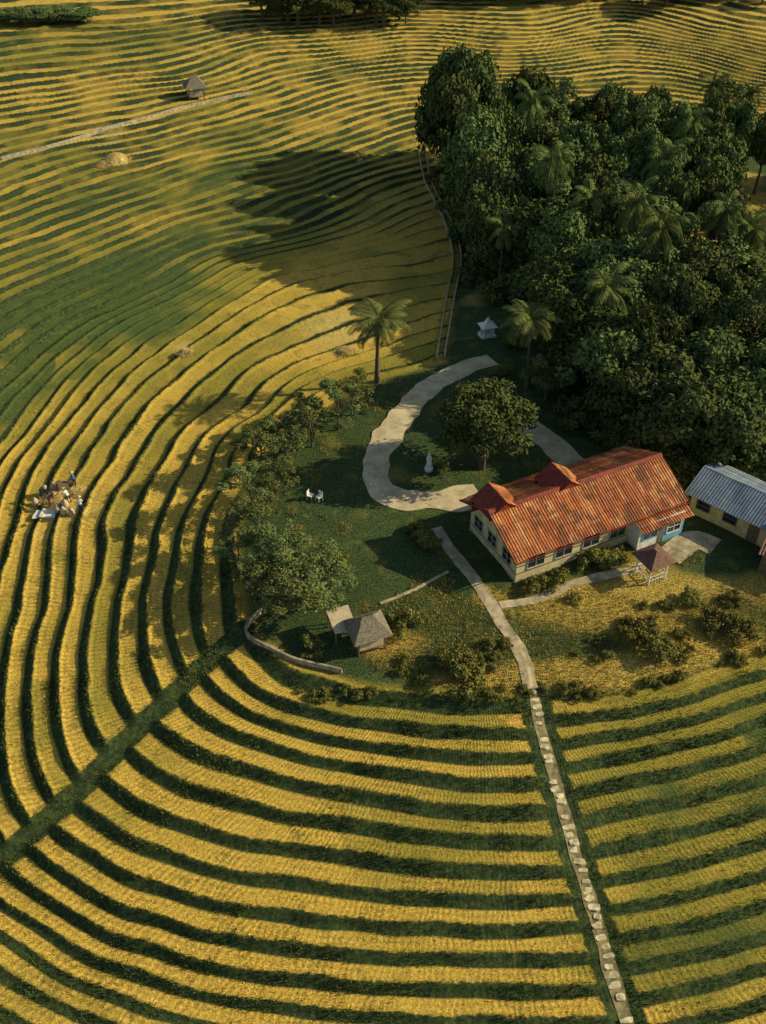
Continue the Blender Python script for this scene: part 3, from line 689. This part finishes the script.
def hut(name,loc,rot,s=1.0):
    e_=empty(name,loc,rot); e_.scale=(s,s,s)
    m=MB()
    for a in (-1.1,1.0):
        for b in (-1.0,.9): m.box(a,a+.1,b,b+.1,-.4,1.9)
    m.box(-1.15,1.15,-1.05,1.05,.4,.48); m.make('frame',M_wood,e_)
    m=MB(); m.box(-1.05,1.05,-.98,-.94,.48,1.2); m.box(-1.08,-1.04,-.9,.9,.48,1.2); m.box(1.04,1.08,-.9,.9,.48,1.2); m.make('half_walls',M_tan,e_)
    V=[];Fc=[]; a=1.55;b=1.45; nl=5
    for k in range(nl):
        t0=k/nl; z0=1.7+1.3*t0; sx_=a*(1-t0*.72); sy_=b*(1-t0*.97); z1=1.7+1.3*(t0+1.25/nl); t1=min(1,t0+1.25/nl); tx=a*(1-t1*.72); ty=b*(1-t1*.97)
        o=len(V); j=lambda:random.uniform(-.05,.05)
        V+=[(-sx_+j(),-sy_+j(),z0+j()),(sx_+j(),-sy_+j(),z0+j()),(sx_+j(),sy_+j(),z0+j()),(-sx_+j(),sy_+j(),z0+j()),(-tx,-ty,z1-.04),(tx,-ty,z1-.04),(tx,ty,z1-.04),(-tx,ty,z1-.04)]
        Fc+=[tuple(o+i for i in q) for q in [(0,1,5,4),(1,2,6,5),(2,3,7,6),(3,0,4,7)]]
    mm=MB(); mm.v=V;mm.f=Fc; mm.make('thatched_roof',M_thatch,e_)
    return e_
hl=G(368,643); hut('thatched_garden_hut',hl,math.radians(20),.95)
tl=G(343,634); tt=empty('lean_to_shelter',tl,math.radians(20)); m=MB()
m.prism([(-.9,-1.0,1.3),(.8,-1.0,1.3),(.8,1.1,1.7),(-.9,1.1,1.7)],np.array([0,0,.05])); m.make('sheet_roof',M_tan,tt)
m=MB(); [m.box(a,a+.08,b,b+.08,-.3,z) for a in (-.85,.7) for b,z in ((-.9,1.3),(.95,1.65))]; m.make('posts',M_wood,tt)
hut('field_hut',G(196,98),.3,1.15)
sl_=G(487,336); sh2=empty('white_garden_shrine',sl_,.3)
m=MB(); m.box(-.8,.8,-.7,.7,-.3,.3)
for a in (-.6,.48):
    for b in (-.5,.38): m.box(a,a+.12,b,b+.12,.3,1.3)
m.box(-.6,.6,.4,.48,.3,1.3); m.make('pillars_and_base',M_white,sh2)
m=MB(); tip=(0,0,2.4); c4=[(-.9,-.8,1.3),(.9,-.8,1.3),(.9,.8,1.3),(-.9,.8,1.3)]; md=[(x_*.35,y_*.35,1.65) for x_,y_,_ in c4]
for i in range(4): m.poly([c4[i],c4[(i+1)%4],md[(i+1)%4],md[i]]); m.poly([md[i],md[(i+1)%4],tip])
m.poly(c4[::-1]); m.make('pointed_roof',M_white,sh2)
def lathe(name,prof,mat,loc,k=12,parent=None):
    V=[];Fc=[]
    for r,z in prof:
        for j in range(k): V.append((r*math.cos(2*math.pi*j/k),r*math.sin(2*math.pi*j/k),z))
    for i in range(len(prof)-1):
        for j in range(k): Fc.append((i*k+j,i*k+(j+1)%k,(i+1)*k+(j+1)%k,(i+1)*k+j))
    mm=MB(); mm.v=V;mm.f=Fc; return mm.make(name,mat,parent,loc,0,True)
gs=G(429,470)
lathe('garden_statue',[(.0,-.1),(.4,-.1),(.4,.3),(.25,.35),(.25,.6),(.3,.65),(.2,.75),(.24,1.0),(.27,1.3),(.2,1.5),(.07,1.56),(.13,1.68),(.13,1.8),(.0,1.92)],M_white,gs)
def chair(loc,rot):
    m=MB()
    for a in (-.24,.2):
        m.box(a,a+.04,-.22,-.18,0,.42); m.box(a,a+.04,.2,.24,0,.9)
    m.box(-.25,.25,-.24,.24,.42,.46); m.box(-.2,.2,.205,.235,.5,.9); m.make('white_plastic_chair',M_white,None,loc,rot)
c0=G(314,499); chair((c0[0]-.3,c0[1],c0[2]),1.2); chair((c0[0]+.45,c0[1]-.2,c0[2]),-.8)
M_strawh=simple('straw',(.62,.46,.16),.3,7,.95,1.0)
def heap(name,px,py,r,h):
    x0,y0,z0=G(px,py); V=[];k=28;rr=10
    for i in range(rr+1):
        for j in range(k):
            a=2*math.pi*j/k; q=i/rr; R=r*q*(1+.35*float(vnoise(math.cos(a)*2,math.sin(a)*2,1,33)))
            V.append((R*math.cos(a),R*math.sin(a),h*(1-q*q)**1.3+float(vnoise(R*math.cos(a)*3,R*math.sin(a)*3,1,5))*.25*h*(1-q)-.15*q))
    idx=np.arange(len(V)).reshape(rr+1,k); q=np.stack([idx[:-1],np.roll(idx[:-1],-1,1),np.roll(idx[1:],-1,1),idx[1:]],-1).reshape(-1,4)[:,::-1]
    V=np.array(V)+np.array([x0,y0,z0-.05]); b0=len(V)
    N=1200; q_=np.sqrt(rng.random(N))*1.15; a=rng.uniform(0,6.28,N)
    c=np.stack([x0+r*q_*np.cos(a),y0+r*q_*np.sin(a),z0+h*np.clip(1-q_**2,0,1)**1.3+.03],1); dd=rng.normal(size=(N,3))*[.22,.22,.04]; ww=rng.normal(size=(N,3))*.03
    V=np.concatenate([V,np.stack([c-dd,c+ww,c+dd],1).reshape(-1,3)])
    obj(name,npmesh(name,V,[q,b0+np.arange(N*3).reshape(-1,3)],[M_strawh],smooth=False))
heap('straw_heap',116,160,2.0,1.0); heap('straw_heap',105,164,1.3,.4); heap('straw_heap',185,353,.7,.4); heap('straw_heap',60,498,1.6,.5); heap('straw_heap',345,352,1.0,.4); heap('straw_heap',76,492,.8,.3)
M_skin=simple('skin',(.30,.17,.10),.1,3,.6)
def cl(n_,c): return simple(n_,c,.15,6,.85)
SH=[cl('red_shirt',(.30,.06,.05)),cl('white_shirt',(.65,.64,.58)),cl('blue_shirt',(.08,.2,.40))]; PT=cl('dark_trousers',(.04,.045,.07)); M_hat=simple('straw_hat',(.55,.42,.2),.2,9,.9)
def person(loc,rot,bend,shirt):
    b=math.radians(bend); hip=np.array([0,0,.88]); up=np.array([math.sin(b),0,math.cos(b)])
    J=[hip,hip+up*.25,hip+up*.48,hip+up*.58,hip+up*.70]; R_=[.13,.125,.15,.055,.095]; E=[(0,1),(1,2),(2,3),(3,4)]
    def ch(start,pts,rs):
        p=start
        for q,r in zip(pts,rs): J.append(np.array(q)); R_.append(r); E.append((p,len(J)-1)); p=len(J)-1
    sh=J[2]+up*(-.02)
    for s in (-1,1):
        ch(0,[(0,s*.1,.82),(.06*(bend>20),s*.13,.46),(-.02+s*.08,s*.13,.07),(.12+s*.08,s*.13,.04)],[.09,.062,.042,.04])
        a0=sh+np.array([0,s*.19,0]); ch(2,[a0,a0+np.array([.1,s*.05,-.26]),a0+np.array([.28,s*0,-.42]),a0+np.array([.34,0,-.47])],[.055,.042,.032,.035])
    me=bpy.data.meshes.new('p'); me.from_pydata([tuple(j) for j in J],E,[]); o=bpy.data.objects.new('tmp',me); scene.collection.objects.link(o)
    o.modifiers.new('k','SKIN'); me.skin_vertices[0].data[0].use_root=True
    for i,r in enumerate(R_): me.skin_vertices[0].data[i].radius=(r,r)
    ss=o.modifiers.new('s','SUBSURF'); ss.levels=2
    dg=bpy.context.evaluated_depsgraph_get(); nm=bpy.data.meshes.new_from_object(o.evaluated_get(dg)); bpy.data.objects.remove(o)
    nm.materials.clear()
    for mt in (shirt,PT,M_skin): nm.materials.append(mt)
    hd=J[4]
    for p in nm.polygons:
        c=np.array(p.center); s_=np.dot(c-hip,up)
        if c[2]<.08: mi_=2
        elif s_<0.02 and abs(c[1])<.25 and c[0]<.2: mi_=1
        elif s_>.53: mi_=2
        elif c[0]-sh[0]>.2 and abs(c[1])>.12: mi_=2
        else: mi_=0
        p.material_index=mi_; p.use_smooth=True
    root=empty('farm_worker',loc,rot); obj('body',nm,parent=root)
    hp=hd+up*.06
    o=lathe('hat',[(.0,.16),(.07,.13),(.10,.06),(.24,.0),(.23,-.01),(.1,.03)],M_hat,tuple(hp),12,root); o.rotation_euler=(0,b*.8,0)
for px,py,r,bd,s in [(50,506,.5,55,0),(70,503,2.6,40,1),(76,486,3.6,10,2),(42,496,-.4,60,2),(82,512,1.8,12,1)]:
    person(G(px,py),r,bd,SH[s])
tx,ty,tz=G(44,514)
N=14; V=[(tx+(i/N-.5)*1.9,ty+(j/N-.5)*1.2,0) for j in range(N+1) for i in range(N+1)]; V=np.array(V); V[:,2]=terrain(V[:,0],V[:,1])[0]+.06+.06*fbm(V[:,0],V[:,1],.6,3,2)
V[:,2]=np.maximum(V[:,2],V[:,2].mean()); V[:,:2]+=np.stack([.25*vnoise(V[:,1],V[:,0],.7,2),.25*vnoise(V[:,0],V[:,1],.7,6)],1)
idx=np.arange(len(V)).reshape(N+1,N+1); q=np.stack([idx[:-1,:-1],idx[:-1,1:],idx[1:,1:],idx[1:,:-1]],-1).reshape(-1,4)
obj('white_tarp',npmesh('white_tarp',V,q,[M_white],smooth=True))
for px,py in [(58,512),(64,514),(66,507),(54,490),(36,505),(72,515)]:
    lathe('rice_sack',[(0,0),(.24,.02),(.3,.2),(.29,.5),(.2,.68),(.07,.74),(.11,.84),(0,.84)],M_tan,G(px,py),10)
tm=empty('rice_thresher',G(64,492),.7); tm.scale=(.8,.8,.8); m=MB(); m.box(-.6,.6,-.4,.4,.5,1.2); m.prism([(-.6,-.35,1.2),(.2,-.35,1.2),(-.1,-.35,1.6),(-.6,-.35,1.6)],np.array([0,.7,0])); m.make('drum_housing',M_wood,tm)
m=MB(); [m.box(a,a+.07,b,b+.07,-.2,.5) for a in (-.55,.5) for b in (-.38,.3)]; m.box(.6,1.3,-.3,.3,.85,.92); m.make('legs_and_tray',M_brown,tm)
el=math.radians(28); az=math.radians(84)
w=bpy.data.worlds.new('World'); scene.world=w; w.use_nodes=True; nt=w.node_tree
sk=nt.nodes.new('ShaderNodeTexSky'); sk.sky_type='NISHITA'; sk.sun_disc=False; sk.sun_elevation=el; sk.sun_rotation=az
nt.links.new(sk.outputs[0],nt.nodes['Background'].inputs[0]); nt.nodes['Background'].inputs[1].default_value=.115
sd=bpy.data.lights.new('sun','SUN'); sd.energy=5.0; sd.angle=math.radians(.5); sd.color=(1,.90,.62)
so=bpy.data.objects.new('sun',sd); scene.collection.objects.link(so)
dv=Vector((math.sin(az)*math.cos(el),math.cos(az)*math.cos(el),math.sin(el))); so.rotation_euler=dv.to_track_quat('Z','Y').to_euler(); so.location=dv*200
cd=bpy.data.cameras.new('camera'); cd.sensor_fit='VERTICAL'; cd.sensor_height=24; cd.lens=24*F/1024; cd.clip_end=20000; cd.clip_start=.5
co=bpy.data.objects.new('camera',cd); scene.collection.objects.link(co); co.location=(0,0,CH); co.rotation_euler=(math.pi/2-PITCH,0,0); scene.camera=co
scene.view_settings.view_transform='Standard'; scene.view_settings.look='None'; scene.view_settings.exposure=0
